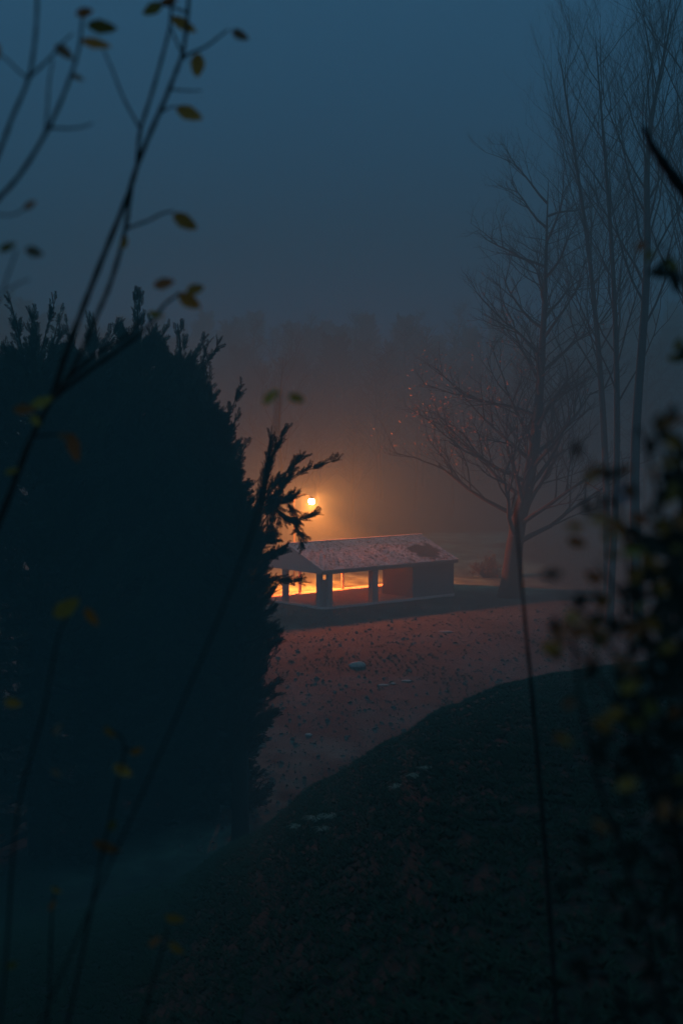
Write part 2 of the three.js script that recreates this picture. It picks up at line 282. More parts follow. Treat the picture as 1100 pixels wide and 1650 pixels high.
  const im = new THREE.InstancedMesh(SPRAY[variant], variant === 1 ? M.needleOld : M.needle, list.length);
  const tone = new THREE.Color(); list.forEach((m, k) => { im.setMatrixAt(k, m); const v = 0.5 + 1.6 * Math.pow(0.5 + 0.5 * Math.sin(m.elements[12] * 2.1 + m.elements[13] * 1.3 + Math.sin(m.elements[14] * 1.7)), 2) + rr(0, 0.4); im.setColorAt(k, tone.setRGB(v, v, v * 0.95)); }); im.name = 'crown'; im.castShadow = im.receiveShadow = true; im.userData.kind = 'stuff'; g.add(im);
  return g;
}
seed = 101;
const CG = 'dark evergreens on the left';
const spire = (w) => (t) => Math.pow(1 - t, 0.72) * (0.58 + 0.42 * Math.min(1, t / 0.42)) * w;
conifer('tallest dark evergreen at the centre of the left clump', 222, 48, 470, 3.5, 5600, 0, CG, { shape: spire(1.1) });
conifer('evergreen with a blunt top, left of the tallest one', 146, 46, 505, 3.6, 5600, 2, CG, { shape: spire(1.1) });
conifer('broad dark evergreen cut off by the left edge, behind the leafy twigs', 52, 43, 498, 4.5, 6200, 1, CG, { shape: spire(1.1) });
conifer('narrow dark evergreen forming the right shoulder of the left clump', 290, 50, 520, 3.2, 5600, 2, CG, { shape: spire(1.15) });
conifer('lower evergreen right of the clump, topped below the shoulder', 334, 47, 600, 2.3, 4200, 1, CG, { shape: spire(1.1) });
conifer('low bushy evergreen whose sprays reach across the glowing lamp', 384, 44, 752, 1.25, 2400, 0, null, {
  boughs: 80, size: 0.6, low: 0.25, leaders: 0, shape: (t) => Math.pow(Math.max(0, 1 - t), 0.4) * (0.2 + 1.3 * sstep(t, 0.4, 0.72)),
  extra: [[[400, 850, 44.0], [425, 780, 44.0], [440, 735, 44.0], [461, 688, 44.0]], [[405, 860, 44.0], [435, 790, 44.0], [460, 762, 44.2], [487, 737, 44.2]], [[420, 850, 44.0], [445, 805, 44.0], [460, 775, 44.0], [500, 756, 44.0], [543, 741, 44.0]], [[410, 830, 44.0], [445, 800, 43.8], [466, 815, 43.7], [478, 850, 43.7], [486, 878, 43.7]], [[395, 900, 44.0], [430, 860, 44.0], [440, 820, 44.0], [452, 790, 44.0]], [[400, 880, 44.0], [425, 800, 44.0], [432, 740, 44.0], [437, 705, 44.0]], [[380, 960, 44.0], [420, 940, 43.7], [452, 935, 43.7], [482, 937, 43.5]], [[380, 930, 44.0], [415, 905, 43.7], [440, 895, 43.7], [455, 885, 43.5]], [[380, 1020, 44.0], [410, 1010, 44.0], [432, 1022, 44.0], [444, 1018, 44.0]], [[390, 900, 44.0], [425, 875, 44.0], [440, 872, 43.8]], [[410, 840, 43.8], [440, 815, 43.8], [458, 808, 43.8], [474, 800, 43.8]], [[430, 800, 44.0], [452, 830, 44.0], [470, 838, 44.0], [506, 828, 44.0]]],
});

// ---------- bare trees ----------
function bareTree(name, label, category, base, H, r0, opt = {}) {
  const g = thing(name, label, category, base, opt.group), tr = new MB(), br = new MB(), tips = [];
  const path = (opt.path || [[0, 0, 0], [0.1, 0.35, 0], [0, 0.7, 0.1], [0.2, 1, 0]]).map(([a, b, c]) => V(a * H * 0.1, b * H, c * H * 0.1)), line = curve(path, 18);
  tr.tube(line, line.map((_, k) => r0 * (0.22 * Math.exp(-k * 1.4) + 1) * Math.pow(1 - k / 18.3, opt.taper ?? 0.62)), 10);
  function limb(p, d, len, r, lv) {
    const n = lv > 2 ? 3 : 5, pts = [p.clone()], dir = d.clone();
    for (let k = 0; k < n; k++) { dir.add(V(rr(-0.2, 0.2), rr(-0.12, 0.2) + (opt.lift ?? 0.06), rr(-0.2, 0.2))).normalize(); pts.push(pts[pts.length - 1].clone().addScaledVector(dir, len / n)); }
    br.tube(pts, pts.map((_, k) => r * (1 - 0.75 * k / n)), lv > 1 ? 3 : 5);
    if (lv >= (opt.levels ?? 4)) { tips.push(pts[n]); return; }
    const c = lv === 1 ? 6 : lv > 3 ? 3 : 4;
    for (let k = 0; k < c; k++) {
      const f = 0.3 + 0.7 * (k + rnd()) / c, i = Math.min(n - 1, Math.floor(f * n)), q = pts[i].clone().lerp(pts[i + 1], f * n - i);
      const s = V(rr(-1, 1), rr(-0.4, 0.8), rr(-1, 1)).normalize(); limb(q, dir.clone().multiplyScalar(0.9).addScaledVector(s, 0.75).normalize(), len * rr(0.42, 0.62), r * 0.42, lv + 1);
    }
  }
  const nl = opt.limbs || 14;
  for (let k = 0; k < nl; k++) {
    const f = (opt.low ?? 0.3) + (0.98 - (opt.low ?? 0.3)) * (k + 0.3 * rnd()) / nl, i = f * 18, i0 = Math.min(17, Math.floor(i)), p = line[i0].clone().lerp(line[i0 + 1], i - i0), a = k * 2.4 + rr(-0.5, 0.5), e = opt.elev ?? 0.9;
    limb(p, V(Math.cos(a), e + rr(-0.3, 0.3), Math.sin(a)).normalize(), H * (opt.reach ?? 0.3) * (1.15 - 0.6 * f), r0 * 0.3 * (1.1 - 0.7 * f), 1);
  }
  mesh('trunk', tr.geo(), M.bark, g); mesh('branch', br.geo(), M.bark, g, 'stuff');
  return { g, tips };
}
const leafFlat = (() => { const s = new THREE.Shape(); s.moveTo(0, 0); s.quadraticCurveTo(0.36, 0.35, 0, 1); s.quadraticCurveTo(-0.36, 0.35, 0, 0); return new THREE.ShapeGeometry(s, 3); })();
function leafSpray(g, pts, n, size, m, spread = 0.5) {
  const im = new THREE.InstancedMesh(leafFlat, m, n), o = new THREE.Object3D();
  for (let k = 0; k < n; k++) { const p = pts[Math.floor(rnd() * pts.length)]; o.position.set(p.x + rr(-1, 1) * spread, p.y + rr(-1, 1) * spread, p.z + rr(-1, 1) * spread); o.rotation.set(rr(0, 6), rr(0, 6), rr(0, 6)); o.scale.setScalar(size * rr(0.6, 1.3)); o.updateMatrix(); im.setMatrixAt(k, o.matrix); }
  im.name = 'foliage'; im.userData.kind = 'stuff'; g.add(im);
}
const leafLit = new THREE.MeshPhysicalMaterial({ color: lin(0.36, 0.3, 0.24), roughness: 0.9, transmission: 0.35, thickness: 0, side: THREE.DoubleSide });
seed = 404;
{
  const b = flat(820, 962); b.y = height(b.x, b.z) - 0.1;
  const t = bareTree('tall_tree', 'tall old tree with thick trunk and few pale leaves right of the pavilion', 'tree', b, 31, 0.8, { taper: 0.95, limbs: 36, reach: 0.25, low: 0.22, elev: 0.65, lift: 0.0, levels: 5, path: [[0, 0, 0], [0.15, 0.15, 0], [0.55, 0.35, 0], [0.75, 0.65, 0.1], [0.85, 1, 0]] });
  const left = t.tips.filter((p) => p.x < 1 && p.y < 21 && p.y > 5); leafSpray(t.g, left, 900, 0.24, leafLit, 0.8);
  leafSpray(t.g, t.tips.filter((p) => p.y < 24), 260, 0.2, leafLit, 0.6);
}
const BG = 'tall bare trees fading in the mist at the right edge';
[['tall bare tree with a forked trunk near the right edge', 1042, 84, 20, 0.33, [[0, 0, 0], [-0.1, 0.3, 0], [0.05, 0.6, 0], [0.05, 0.8, 0], [0.4, 1, 0]]],
 ['slender bare tree left of the forked trunk', 992, 92, 60, 0.27, [[0, 0, 0], [0.1, 0.3, 0], [0.0, 0.6, 0], [-0.35, 1, 0]]],
 ['fainter bare tree whose boughs spread leftwards high in the mist', 945, 104, 85, 0.3, [[0.5, 0, 0], [0.4, 0.3, 0], [0.1, 0.62, 0], [-0.5, 1, 0]]],
 ['bare tree cut off by the right frame edge', 1118, 76, 60, 0.3, [[0, 0, 0], [0, 0.4, 0], [0.1, 0.7, 0], [-0.2, 1, 0]]]].forEach(([label, px, depth, topPy, r, path]) => {
  const top = at(px, topPy, depth), b = V(top.x, 0, top.z); b.y = height(b.x, b.z) - 0.1;
  bareTree('bare_tree', label, 'tree', b, top.y - b.y, r, { limbs: 22, reach: 0.25, low: 0.42, elev: 1.5, lift: 0.08, levels: 5, path, group: BG });
});
{ const top = at(450, 575, 140), b = V(top.x, 0, top.z); b.y = height(b.x, b.z) - 0.1; bareTree('bare_tree', 'small faint bare tree above the street lamp', 'tree', b, top.y - b.y, 0.2, { limbs: 14, reach: 0.3, low: 0.25, elev: 0.9 }); }
{ // the wood on the far hillside, read as one mass
  seed = 900; const proto = new MB(), H = 1;
  proto.tube([V(0, 0, 0), V(0.01, 0.5, 0), V(0, 1, 0.01)], [0.014, 0.01, 0.002], 5);
  for (let k = 0; k < 26; k++) { const f = rr(0.25, 0.95), a = k * 2.4, l = 0.3 * (1.2 - f); const s = V(0, f, 0), e = V(Math.cos(a) * l, f + l * rr(0.5, 1.1), Math.sin(a) * l); proto.tube([s, s.clone().lerp(e, 0.5), e], [0.006, 0.004, 0.001], 3); for (let j = 0; j < 7; j++) { const q = s.clone().lerp(e, rr(0.3, 1)); proto.tube([q, q.clone().add(V(rr(-1, 1), rr(-0.2, 1), rr(-1, 1)).multiplyScalar(0.11))], [0.003, 0.0008], 3); } }
  const N = 170, im = new THREE.InstancedMesh(proto.geo(), M.bark, N), o = new THREE.Object3D();
  for (let k = 0; k < N; k++) { const d = rr(185, 330), x = rr(-0.42, 0.42) * d; o.position.set(x, height(x, -d) - 0.2, -d); o.rotation.y = rr(0, 6.3); o.scale.setScalar(rr(11, 22)); o.updateMatrix(); im.setMatrixAt(k, o.matrix); }
  const parts = [], stem = new MB().tube([V(0, 0, 0), V(0, 0.5, 0), V(0, 0.97, 0)], [0.013, 0.009, 0.002], 5).geo(); parts.push(stem);
  for (let k = 0; k < 210; k++) { const t = Math.pow(rnd(), 0.8), a = k * 2.4, R = 0.17 * Math.pow(1 - t, 0.75) * rr(0.4, 1) + 0.01, g = SPRAY[k % 3].clone(); o.position.set(Math.cos(a) * R * 0.6, 0.05 + t * 0.9, Math.sin(a) * R * 0.6); o.quaternion.setFromUnitVectors(UP, V(Math.cos(a), rr(-0.15, 0.7) + t, Math.sin(a)).normalize()); const q = rr(0.09, 0.15); o.scale.set(q, q, q); o.updateMatrix(); g.applyMatrix4(o.matrix); parts.push(g); }
  const NC = 460, ic = new THREE.InstancedMesh(mergeGeometries(parts), M.needle, NC);
  for (let k = 0; k < NC; k++) { let d, x; do { d = 212 + 155 * rnd(); x = rr(-0.34, 0.36) * d; } while (x / d > 9); o.position.set(x, height(x, -d) - 0.2, -d); o.rotation.set(0, rr(0, 6.3), 0); const h = rr(6, 21) * rr(0.7, 1); o.scale.set(h * rr(0.9, 1.3), h, h * rr(0.9, 1.3)); o.updateMatrix(); ic.setMatrixAt(k, o.matrix); }
  ic.name = 'evergreen_woods'; scene.add(ic); tag(ic, 'dark evergreen wood behind the lamp, lost in the mist', 'woods', null, 'stuff');
  im.name = 'far_woods'; scene.add(im); tag(im, 'bare wood on the hillside lost in the mist', 'woods', null, 'stuff');
}

// ---------- bush beside the pavilion ----------
function bush(label, foot, w, h, n, group) {
  const g = thing('round_bush', label, 'bush', foot, group), st = new MB(), tips = [];
  for (let k = 0; k < 60; k++) { const a = rr(0, 6.28), e = Math.acos(rnd()), R = rr(0.6, 1), p = V(Math.cos(a) * Math.sin(e) * w * 0.5 * R, Math.cos(e) * h * R * 0.95 + 0.1, Math.sin(a) * Math.sin(e) * w * 0.5 * R); st.tube([V(p.x * 0.1, 0, p.z * 0.1), V(p.x * 0.6, p.y * 0.5, p.z * 0.6), p], [0.025, 0.015, 0.005], 4); tips.push(p, p.clone().multiplyScalar(0.85), V(p.x * 0.8, p.y * 0.6, p.z * 0.8)); }
  mesh('stem', st.geo(), M.bark, g, 'stuff');
  leafSpray(g, tips, n, 0.16, mat(0.05, 0.045, 0.022, 0.9, { side: THREE.DoubleSide }), 0.22);
}
seed = 505;
bush('rounded dark bush right of the pavilion, its left side lit by the lamp', (() => { const f = flat(783, 931); f.y = height(f.x, f.z); return f; })(), 3.2, 2.4, 2600);

{ // the wood that the viewpoint stands in: its crowns shade the near bank
  seed = 808; const N = 9000, im = new THREE.InstancedMesh(SPRAY[1], M.needleOld, N), o = new THREE.Object3D();
  const spots = []; for (let k = 0; k < 34; k++) { const x = rr(-26, 26), z = rr(-24, 16), r = Math.hypot(x, z); if (Math.abs(x) < 4.5 + 0.33 * Math.max(0, -z) && z > -30 && z < -2) { if (z < -9) spots.push([x, z, 1]); } else if (r > 9) spots.push([x, z, 0]); }
  const tb = new MB();
  for (const [x, z, over] of spots) if (!over) { const y = height(x, z); tb.tube([V(x, y - 0.2, z), V(x + 0.1, y + 8, z), V(x, y + 19, z + 0.2)], [0.24, 0.17, 0.04], 7); }
  for (let k = 0; k < N; k++) {
    const [x, z] = spots[k % spots.length], a = rr(0, 6.28), q = Math.sqrt(rnd()), R = 4.2 * q; let y = height(x, z) + rr(7, 18) - q * 2;
    const X = x + Math.cos(a) * R, Z = z + Math.sin(a) * R, lim = EYE + Math.max(0, -Z) * 0.36 + 2.2; if (Math.abs(X) < -Z * 0.3 + 1.5) y = Math.max(y, lim + rr(0, 6));
    o.position.set(X, y, Z); o.rotation.set(rr(-1.9, 1.9), rr(0, 6.3), rr(-1.9, 1.9)); o.scale.setScalar(rr(1, 2)); o.updateMatrix(); im.setMatrixAt(k, o.matrix);
  }
  im.name = 'near_woods'; scene.add(im); tag(im, 'dark wood standing round the viewpoint', 'woods', null, 'stuff');
  tag(mesh('wood_trunks', tb.geo(), M.bark, scene), 'trunks of the dark wood round the viewpoint', 'woods', null, 'stuff');
}

// ---------- stones, tussocks, grass ----------
{
  seed = 606;
  const stoneGeo = (sx, sy, sz) => { const g = new THREE.IcosahedronGeometry(0.5, 3), p = g.attributes.position, o = rr(0, 50); for (let k = 0; k < p.count; k++) { const v = V(p.getX(k), p.getY(k), p.getZ(k)), n = 1 + 0.5 * fbm(v.x * 1.8 + o, v.y * 1.8, v.z * 1.8, 3); p.setXYZ(k, v.x * n * sx, v.y * n * sy, v.z * n * sz); } g.computeVertexNormals(); return g; };
  for (const [px, py, sx, sy, sz, label] of [[575, 1074, 0.85, 0.45, 0.7, 'pale rounded boulder in the clearing before the pavilion'], [717, 1018, 1.0, 0.12, 0.5, 'flat pale stone by itself before the store room end'], [617, 1104, 0.6, 0.1, 0.4, 'leftmost of three flat pale stones below the grass patch'], [633, 1102, 0.26, 0.1, 0.3, 'smallest flat pale stone, between the other two'], [654, 1098, 0.5, 0.1, 0.4, 'rightmost of three flat pale stones below the grass patch'], [497, 1184, 0.3, 0.12, 0.3, 'small pale stone on the bare track']]) {
    const f = flat(px, py); f.y = height(f.x, f.z) + sy * 0.15; const m = mesh('stone', stoneGeo(sx, sy, sz), M.stone, scene); m.position.copy(f); m.rotation.y = rr(-0.3, 0.3); tag(m, label, 'stone');
  }
  const blade = new MB(); for (let k = 0; k < 9; k++) { const a = rr(0, 6.28), l = rr(0.5, 1), e = V(Math.cos(a) * l * rr(0.2, 0.6), l, Math.sin(a) * l * rr(0.2, 0.6)); blade.tube([V(rr(-0.08, 0.08), -0.05, rr(-0.08, 0.08)), V(e.x * 0.35, e.y * 0.6, e.z * 0.35), e], [0.03, 0.022, 0.004], 3); }
  const tuft = blade.geo(), N = 60000, im = new THREE.InstancedMesh(tuft, mat(0.02, 0.06, 0.034, 0.95), N), o = new THREE.Object3D(); let k = 0;
  while (k < N) {
    const d = k < 44000 ? 3 + 39 * Math.pow(rnd(), 0.6) : rr(40, 175), x = (rnd() - 0.5) * d * 0.62, h = height(x, -d);
    if (d > 33 && dirtMask(x, -d) * (1 - sstep(h, 0.35, 1.1)) > 0.3 * rnd()) continue;
    if (Math.abs(x - 3) < 11 && d > 96 && d < 113) continue;
    o.position.set(x, h - 0.01, -d); o.rotation.set(rr(-0.2, 0.2), rr(0, 6.3), rr(-0.2, 0.2)); const s = d < 45 ? rr(0.035, 0.09) : rr(0.08, 0.2), wide = d < 45 ? 4.2 : 2.6; o.scale.set(s * wide, s, s * wide); o.updateMatrix(); im.setMatrixAt(k++, o.matrix);
  }
  im.name = 'grass'; scene.add(im); tag(im, 'short dark grass on the banks and edges of the clearing', 'grass', null, 'stuff');
  const tus = new MB(); for (let j = 0; j < 60; j++) { const a = rr(0, 6.28), l = rr(0.5, 1), q = rr(0.5, 1.3); tus.tube([V(Math.cos(a) * 0.1, 0, Math.sin(a) * 0.1), V(Math.cos(a) * 0.5 * q * l, l * 0.5, Math.sin(a) * 0.5 * q * l), V(Math.cos(a) * q * l, l * rr(0.1, 0.45), Math.sin(a) * q * l)], [0.03, 0.025, 0.005], 3); }
  const tg = tus.geo(), tm = mat(0.42, 0.44, 0.36, 0.95);
  for (const [px, py, s, label] of [[478, 1336, 0.16, 'pale dry grass tussock nearest the bare track on the bank'], [512, 1326, 0.2, 'widest pale dry grass tussock on the bank'], [536, 1322, 0.16, 'pale dry tussock right of the widest one'], [522, 1366, 0.14, 'lone pale tussock below the others on the bank'], [672, 1316, 0.15, 'pale tussock in the middle of the grassy bank'], [640, 1288, 0.14, 'small pale tussock high on the grassy bank'], [690, 1280, 0.12, 'faint tussock near the brow of the bank']]) {
    const t = Math.tan(PITCH + Math.atan((py - 825) / FPX)); let d = 20; for (let j = 0; j < 40; j++) { const x = (px - 550) / FPX * d; if (EYE - height(x, -d) > t * d) d += 0.5; else break; }
    const x = (px - 550) / FPX * d, m = mesh('dry_tussock', tg, tm, scene); m.position.set(x, height(x, -d), -d); m.rotation.y = rr(0, 6); m.scale.set(s * 1.5, s, s * 1.5); tag(m, label, 'grass tussock');
  }
  { // loose stones and clods that roughen the clearing
    const cg = new THREE.IcosahedronGeometry(0.5, 1), NG = 4500, gm = new THREE.InstancedMesh(cg, mat(0.11, 0.12, 0.11, 0.95), NG); let q = 0;
    while (q < NG) { const d = 40 + 62 * Math.pow(rnd(), 0.8), x = rr(-0.12, 0.2) * d; if (dirtMask(x, -d) < 0.4) { if (rnd() < 0.9) continue; } o.position.set(x, height(x, -d), -d); o.rotation.set(rr(0, 6), rr(0, 6), rr(0, 6)); const z0 = rr(0.035, 0.07) + 0.15 * Math.pow(rnd(), 6); o.scale.set(z0 * rr(0.8, 1.6), z0 * rr(0.5, 0.9), z0 * rr(0.8, 1.6)); o.updateMatrix(); gm.setMatrixAt(q++, o.matrix); }
    gm.name = 'gravel'; scene.add(gm); tag(gm, 'loose gravel and clods over the bare clearing', 'gravel', null, 'stuff');
  }
  // fallen leaves over the bare earth
  const NL = 2600, lm = new THREE.InstancedMesh(leafFlat.clone().rotateX(-Math.PI / 2), mat(0.11, 0.085, 0.06, 0.9, { side: THREE.DoubleSide }), NL); let j = 0;
  while (j < NL) { const d = rr(45, 135), x = rr(-0.12, 0.18) * d; o.position.set(x, height(x, -d) + 0.02, -d); o.rotation.set(rr(-0.3, 0.3), rr(0, 6.3), rr(-0.3, 0.3)); o.scale.setScalar(rr(0.06, 0.14)); o.updateMatrix(); lm.setMatrixAt(j++, o.matrix); }
  lm.name = 'fallen_leaves'; scene.add(lm); tag(lm, 'fallen leaves strewn over the bare earth of the clearing', 'leaves', null, 'stuff');
}
// ---------- near shrubs: stems and single leaves ----------
function leafGeo(bend, w) { // 1 long, stalk at the origin, along +y
  const P = [], U = [], I = [], n = 8; for (let k = 0; k <= n; k++) { const t = k / n, ww = w * Math.pow(Math.sin(Math.PI * Math.pow(t, 0.8)), 0.8) * (1 + 0.08 * Math.sin(k * 2.3)), z = bend * t * t; P.push(-ww, t, z + ww * 0.25, 0, t, z, ww, t, z + ww * 0.25); U.push(0, t, 0.5, t, 1, t); }
  for (let k = 0; k < n; k++) for (const c of [0, 1]) { const o = k * 3 + c; I.push(o, o + 1, o + 3, o + 1, o + 4, o + 3); }
  const g = new THREE.BufferGeometry(); g.setAttribute('position', new THREE.Float32BufferAttribute(P, 3)); g.setAttribute('uv', new THREE.Float32BufferAttribute(U, 2)); g.setIndex(I); g.computeVertexNormals(); return g;
}
const LEAF = [leafGeo(0.15, 0.2), leafGeo(-0.1, 0.24), leafGeo(0.3, 0.27)];
const veins = tex(128, (u, v) => { const x = Math.abs(u - 0.5), s = Math.abs(((v * 9 - x * 5) % 1 + 1) % 1 - 0.5); const n = 0.78 + 0.5 * fbm(u * 6, v * 6, 3) - (x < 0.025 ? 0.25 : 0) - (s < 0.07 ? 0.12 : 0); return [n, n, n]; });
const LM = Object.fromEntries(Object.entries({ olive: [0.32, 0.24, 0.03], ochre: [0.72, 0.36, 0.045], orange: [0.86, 0.33, 0.035], rust: [0.6, 0.2, 0.05], yellow: [0.72, 0.52, 0.09], faded: [0.42, 0.27, 0.15], green: [0.022, 0.034, 0.016], pale: [0.55, 0.55, 0.6] }).map(([k, c]) => [k, new THREE.MeshPhysicalMaterial({ color: lin(...c), map: veins, roughness: 0.85, transmission: 0.3, thickness: 0, side: THREE.DoubleSide })]));
// stems: [depth0, depth1, width px, [[px, py] ...]]; leaves: [px, py, length px, angle deg from up (clockwise), colour, depth]
function shrub(name, label, category, foot, stems, leaves) {
  const g = thing(name, label, category, foot);
  for (const [d0, d1, w0, w1, pts] of stems) {
    const line = curve(pts.map(([a, b], k) => at(a, b, lerp(d0, d1, k / (pts.length - 1))).sub(foot)), pts.length * 4);
    mesh('stem', new MB().tube(line, line.map((q, k) => lerp(w0, w1, k / (line.length - 1)) * 0.5 / FPX * lerp(d0, d1, k / (line.length - 1)) * (1 + 0.12 * Math.sin(k * 1.9))), 7).geo(), M.barkNear, g);
  }
  for (const [px, py, len, ang, col, dep] of leaves) {
    const a = ang * Math.PI / 180, m = mesh('leaf', LEAF[Math.floor(rnd() * 3)], LM[col], g), s = len / FPX * dep;
    m.position.copy(at(px - Math.sin(a) * len / 2, py + Math.cos(a) * len / 2, dep).sub(foot)); m.rotation.set(rr(-0.35, 0.15), rr(-0.5, 0.5), -a, 'ZYX'); m.scale.set(s * 1.25, s * 1.2, s * 1.2);
  }
  return g;
}
seed = 707;
shrub('leafy_sapling', 'thin branching sapling with scattered autumn leaves close by on the left', 'sapling', V(-1.55, height(-1.55, -3.3) - 0.05, -3.3), [
  [3.2, 3.4, 12, 9, [[-420, 2000], [-200, 1500], [-60, 1000], [15, 800], [52, 705], [85, 640]]],
  [3.4, 3.5, 10, 5, [[85, 640], [105, 575], [125, 520], [150, 455], [180, 380], [205, 318], [222, 265], [245, 208], [262, 170], [280, 125], [293, 90], [300, 50], [304, 0], [308, -60]]],
  [3.5, 3.4, 6, 4, [[221, 265], [226, 212], [245, 150], [262, 90], [274, 40], [279, -50]]],
  [3.45, 3.3, 4, 2.5, [[227, 209], [200, 160], [180, 110], [167, 80]]],
  [3.5, 3.4, 5, 3, [[294, 92], [312, 84], [332, 75], [352, 60], [368, 48]]],
  [3.5, 3.5, 4, 2.5, [[299, 96], [286, 70], [276, 45], [274, 30]]], [3.5, 3.5, 4, 3, [[300, 20], [285, 14], [270, 8], [258, 8]]],
  [3.5, 3.5, 3.5, 2, [[275, 144], [300, 146], [325, 146]]], [3.5, 3.5, 3.5, 2, [[262, 180], [275, 173], [288, 172]]],
  [3.5, 3.3, 7, 7, [[212, 300], [204, 360], [194, 405], [175, 465], [160, 500], [130, 570], [105, 615], [85, 645]]],
  [3.4, 3.3, 4.5, 3, [[204, 368], [238, 356], [262, 344], [280, 340]]],
  [3.4, 3.3, 8, 4, [[82, 645], [140, 600], [200, 558], [245, 520], [266, 490], [290, 472]]], [3.4, 3.3, 7, 4, [[95, 625], [150, 575], [205, 540], [226, 517]]],
  [3.0, 3.1, 8, 4, [[-60, 380], [0, 318], [30, 285], [75, 213], [100, 160], [120, 105], [128, 75], [133, 30]]], [3.05, 3.1, 4, 2.5, [[80, 206], [112, 207], [135, 204], [150, 199]]], [3.05, 3.1, 4, 2.5, [[74, 212], [77, 175], [80, 130], [86, 95]]],
  [3.0, 3.1, 7, 4.5, [[-40, 330], [0, 243], [20, 190], [46, 128], [55, 80], [60, 20], [60, -40]]], [3.05, 3.1, 5, 2.5, [[46, 126], [70, 104], [86, 88], [100, 70], [118, 54]]], [3.05, 3.0, 3.5, 2.5, [[43, 125], [28, 112], [10, 95], [-5, 85]]],
  [2.8, 2.8, 3, 2.5, [[-20, 342], [12, 347], [30, 343], [42, 334]]], [2.8, 2.8, 4, 2.5, [[-15, 500], [0, 480], [14, 440], [28, 402]]], [2.8, 2.8, 3, 2, [[12, 468], [28, 458], [48, 450]]],
  [3.0, 2.9, 5, 3, [[-60, 1900], [0, 1650], [30, 1300], [70, 1150], [100, 1010], [125, 975]]], [3.0, 3.0, 6, 3, [[40, 1950], [120, 1600], [160, 1400], [190, 1260], [200, 1195], [170, 1170]]], [3.0, 3.0, 4, 3, [[198, 1205], [212, 1208], [219, 1205]]],
  [3.0, 3.0, 6, 3, [[180, 1950], [230, 1650], [262, 1530], [272, 1490]]], [2.8, 2.8, 4, 3, [[-60, 1950], [130, 1500], [300, 1120], [405, 860], [440, 720], [450, 632]]], [3.3, 3.2, 5, 3, [[60, 1950], [80, 1600], [86, 1450], [92, 1430]]],
  [3.3, 3.2, 4, 3, [[50, 705], [85, 700], [108, 702]]], [3.2, 3.2, 4, 3, [[20, 790], [22, 770], [20, 762]]], [3.2, 3.2, 4, 3, [[62, 690], [60, 665], [50, 655]]],
], [
  [162, 42, 44, 95, 'olive', 3.1], [150, 68, 42, 98, 'orange', 3.1], [134, 21, 24, 80, 'rust', 3.1], [101, 81, 30, 125, 'faded', 3.1], [-2, 80, 26, 150, 'orange', 3], [123, 125, 22, 120, 'faded', 3.1],
  [249, 14, 30, -125, 'olive', 3.5], [292, 37, 40, 120, 'ochre', 3.5], [318, 102, 34, 185, 'ochre', 3.5], [385, 55, 26, 118, 'faded', 3.4], [301, 182, 38, 118, 'ochre', 3.5], [270, 3, 24, 80, 'rust', 3.5],
  [295, 355, 38, 122, 'ochre', 3.3], [200, 393, 18, 20, 'ochre', 3.4], [47, 331, 20, 50, 'rust', 2.8], [10, 399, 26, 65, 'olive', 2.8], [53, 405, 26, 105, 'faded', 2.8],
  [302, 483, 34, 122, 'orange', 3.3], [262, 459, 30, 85, 'rust', 3.2], [313, 467, 26, 80, 'ochre', 3.3], [248, 506, 22, 100, 'yellow', 3.3],
  [64, 649, 34, 65, 'yellow', 3.2], [36, 659, 30, 85, 'rust', 3.1], [57, 676, 20, 130, 'yellow', 3.1], [118, 717, 42, 165, 'rust', 3.2], [104, 703, 22, 110, 'faded', 3.2], [17, 760, 20, 70, 'yellow', 3.2],
  [104, 980, 44, 48, 'yellow', 2.9], [148, 990, 30, 130, 'orange', 2.9], [20, 1132, 26, 100, 'ochre', 3], [92, 1176, 20, 30, 'faded', 3], [177, 1178, 22, 130, 'ochre', 3], [219, 1211, 20, 70, 'orange', 3], [196, 1240, 28, 118, 'ochre', 3],
  [90, 1245, 18, 120, 'faded', 3], [170, 1362, 42, 110, 'rust', 3], [180, 1330, 20, 40, 'olive', 3], [90, 1434, 16, 110, 'ochre', 3.2], [84, 1460, 18, 30, 'rust', 3.2], [280, 1482, 30, 115, 'ochre', 3], [284, 1526, 26, 125, 'ochre', 3], [248, 1518, 22, 50, 'rust', 3],
  [434, 641, 30, 40, 'yellow', 2.8], [476, 641, 26, 110, 'yellow', 2.8], [20, 1555, 18, 60, 'olive', 3],
]);
shrub('leaning_stem', 'dark leaning stem that enters the frame at upper right', 'tree', V(2.2, height(2.2, -4) - 0.1, -4), [[4, 3, 40, 8, [[1760, 3000], [1560, 1500], [1340, 680], [1190, 415], [1105, 312], [1072, 268], [1050, 236], [1036, 205]]]], []);
shrub('thin_sapling', 'single thin dark leafless stem before the old tree', 'sapling', V(0.65, height(0.65, -4.2) - 0.05, -4.2), [[4.2, 4, 9, 3, [[915, 2020], [893, 1600], [880, 1400], [868, 1250], [856, 1110], [848, 1030], [840, 940], [834, 870], [828, 800]]]], []);
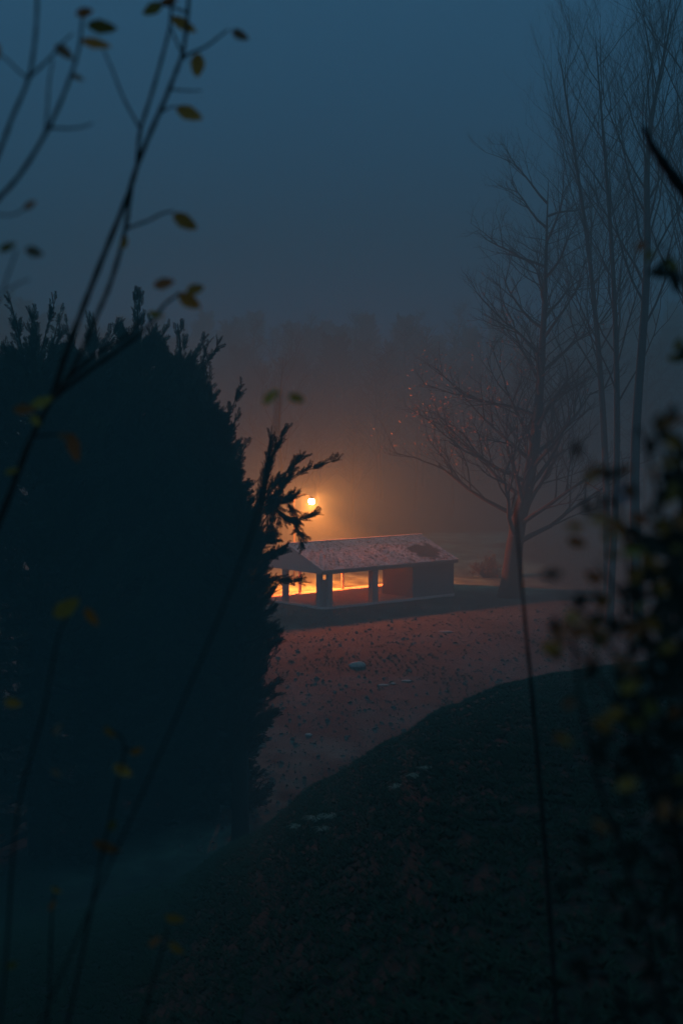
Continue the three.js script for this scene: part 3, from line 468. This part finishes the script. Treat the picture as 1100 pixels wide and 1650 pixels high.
{ // autumn shrub at the right edge
  const stems = [], leaves = [], cols = ['ochre', 'rust', 'green', 'green', 'green', 'green', 'green', 'rust', 'green', 'green', 'olive'];
  const S = [[[1180, 1950], [1120, 1500], [1060, 1150], [1010, 900], [985, 780], [952, 760]], [[1220, 1950], [1150, 1400], [1090, 1000], [1060, 800], [1030, 690], [1022, 700]], [[1260, 1950], [1180, 1300], [1120, 900], [1085, 720], [1070, 680]], [[1150, 1950], [1080, 1400], [1000, 1150], [940, 1060], [905, 1030]], [[1120, 1950], [1040, 1500], [960, 1250], [925, 1060], [920, 990]], [[1120, 1500], [1060, 1250], [1010, 1100], [960, 1010], [905, 960]], [[1300, 1950], [1220, 1200], [1140, 950], [1050, 880], [980, 830], [950, 825]], [[1200, 1600], [1130, 1200], [1040, 1020], [985, 940], [960, 905]]];
  for (const p of S) stems.push([2.1, rr(1.7, 2.1), 11, 3.5, p]);
  for (const p of S) for (let k = 0; k < 15; k++) { const i = rr(1.6, p.length - 1.01), i0 = Math.floor(i), a = p[i0], b = p[i0 + 1], f = i - i0; leaves.push([lerp(a[0], b[0], f) + rr(-46, 46), lerp(a[1], b[1], f) + rr(-46, 46), rr(16, 32), rr(0, 360), cols[Math.floor(rnd() * cols.length)], rr(1.65, 2.1)]); }
  for (let k = 0; k < 90; k++) { const y = 700 + 620 * Math.pow(rnd(), 0.8); leaves.push([1110 - rr(0, 1) * rr(30, 110) * (0.5 + (y - 650) / 420), y, rr(24, 44), rr(0, 360), rnd() < 0.75 ? 'green' : cols[Math.floor(rnd() * 11)], rr(1.65, 2.1)]); }
  for (const [x, y, c] of [[1016, 888, 'yellow'], [1045, 905, 'ochre'], [962, 838, 'ochre'], [985, 848, 'rust'], [922, 993, 'yellow'], [898, 1026, 'rust'], [1075, 745, 'ochre'], [1070, 680, 'rust'], [1070, 850, 'ochre'], [1095, 880, 'ochre'], [1068, 947, 'ochre'], [998, 1063, 'rust'], [1015, 1078, 'rust'], [1012, 1107, 'ochre'], [988, 1150, 'ochre'], [965, 1330, 'rust']]) leaves.push([x, y, 30, rr(60, 140), c, 1.75]);
  leaves.push([1003, 791, 34, 175, 'pale', 2.3]);
  stems.push([2.6, 2.5, 4, 2.5, [[1180, 560], [1110, 470], [1085, 420], [1062, 395], [1045, 384]]], [2.6, 2.5, 4, 2.5, [[1200, 640], [1130, 590], [1098, 575]]]);
  leaves.push([1031, 396, 20, -140, 'rust', 2.5], [1046, 411, 22, -140, 'olive', 2.5], [1068, 424, 28, -120, 'green', 2.5], [1064, 440, 32, -80, 'green', 2.55], [1080, 438, 32, 180, 'green', 2.5], [1088, 452, 30, 170, 'green', 2.45], [1078, 424, 26, 130, 'olive', 2.5], [1092, 556, 24, 40, 'olive', 2.5], [1086, 577, 26, 95, 'olive', 2.5], [1098, 572, 26, 20, 'green', 2.5]);
  shrub('autumn_shrub', 'dense blurred shrub with dark and ochre leaves at the right edge', 'shrub', V(1.5, height(1.5, -2.7) - 0.05, -2.7), stems, leaves);
  const g = scene.children[scene.children.length - 1], N = 240, im = new THREE.InstancedMesh(LEAF[1], LM.green, N), o = new THREE.Object3D();
  for (let k = 0; k < N; k++) { const y = 780 + 900 * Math.pow(rnd(), 0.7), d = rr(1.9, 3.2), p = at(1130 - rr(0, 1) * rr(40, 130) * (0.45 + (y - 700) / 480), y, d).sub(g.position); o.position.copy(p); o.rotation.set(rr(-1, 1), rr(-1, 1), rr(0, 6.28)); o.scale.setScalar(rr(0.03, 0.05)); o.updateMatrix(); im.setMatrixAt(k, o.matrix); }
  im.name = 'foliage'; im.userData.kind = 'stuff'; g.add(im);
}
renderer.render(scene, camera);
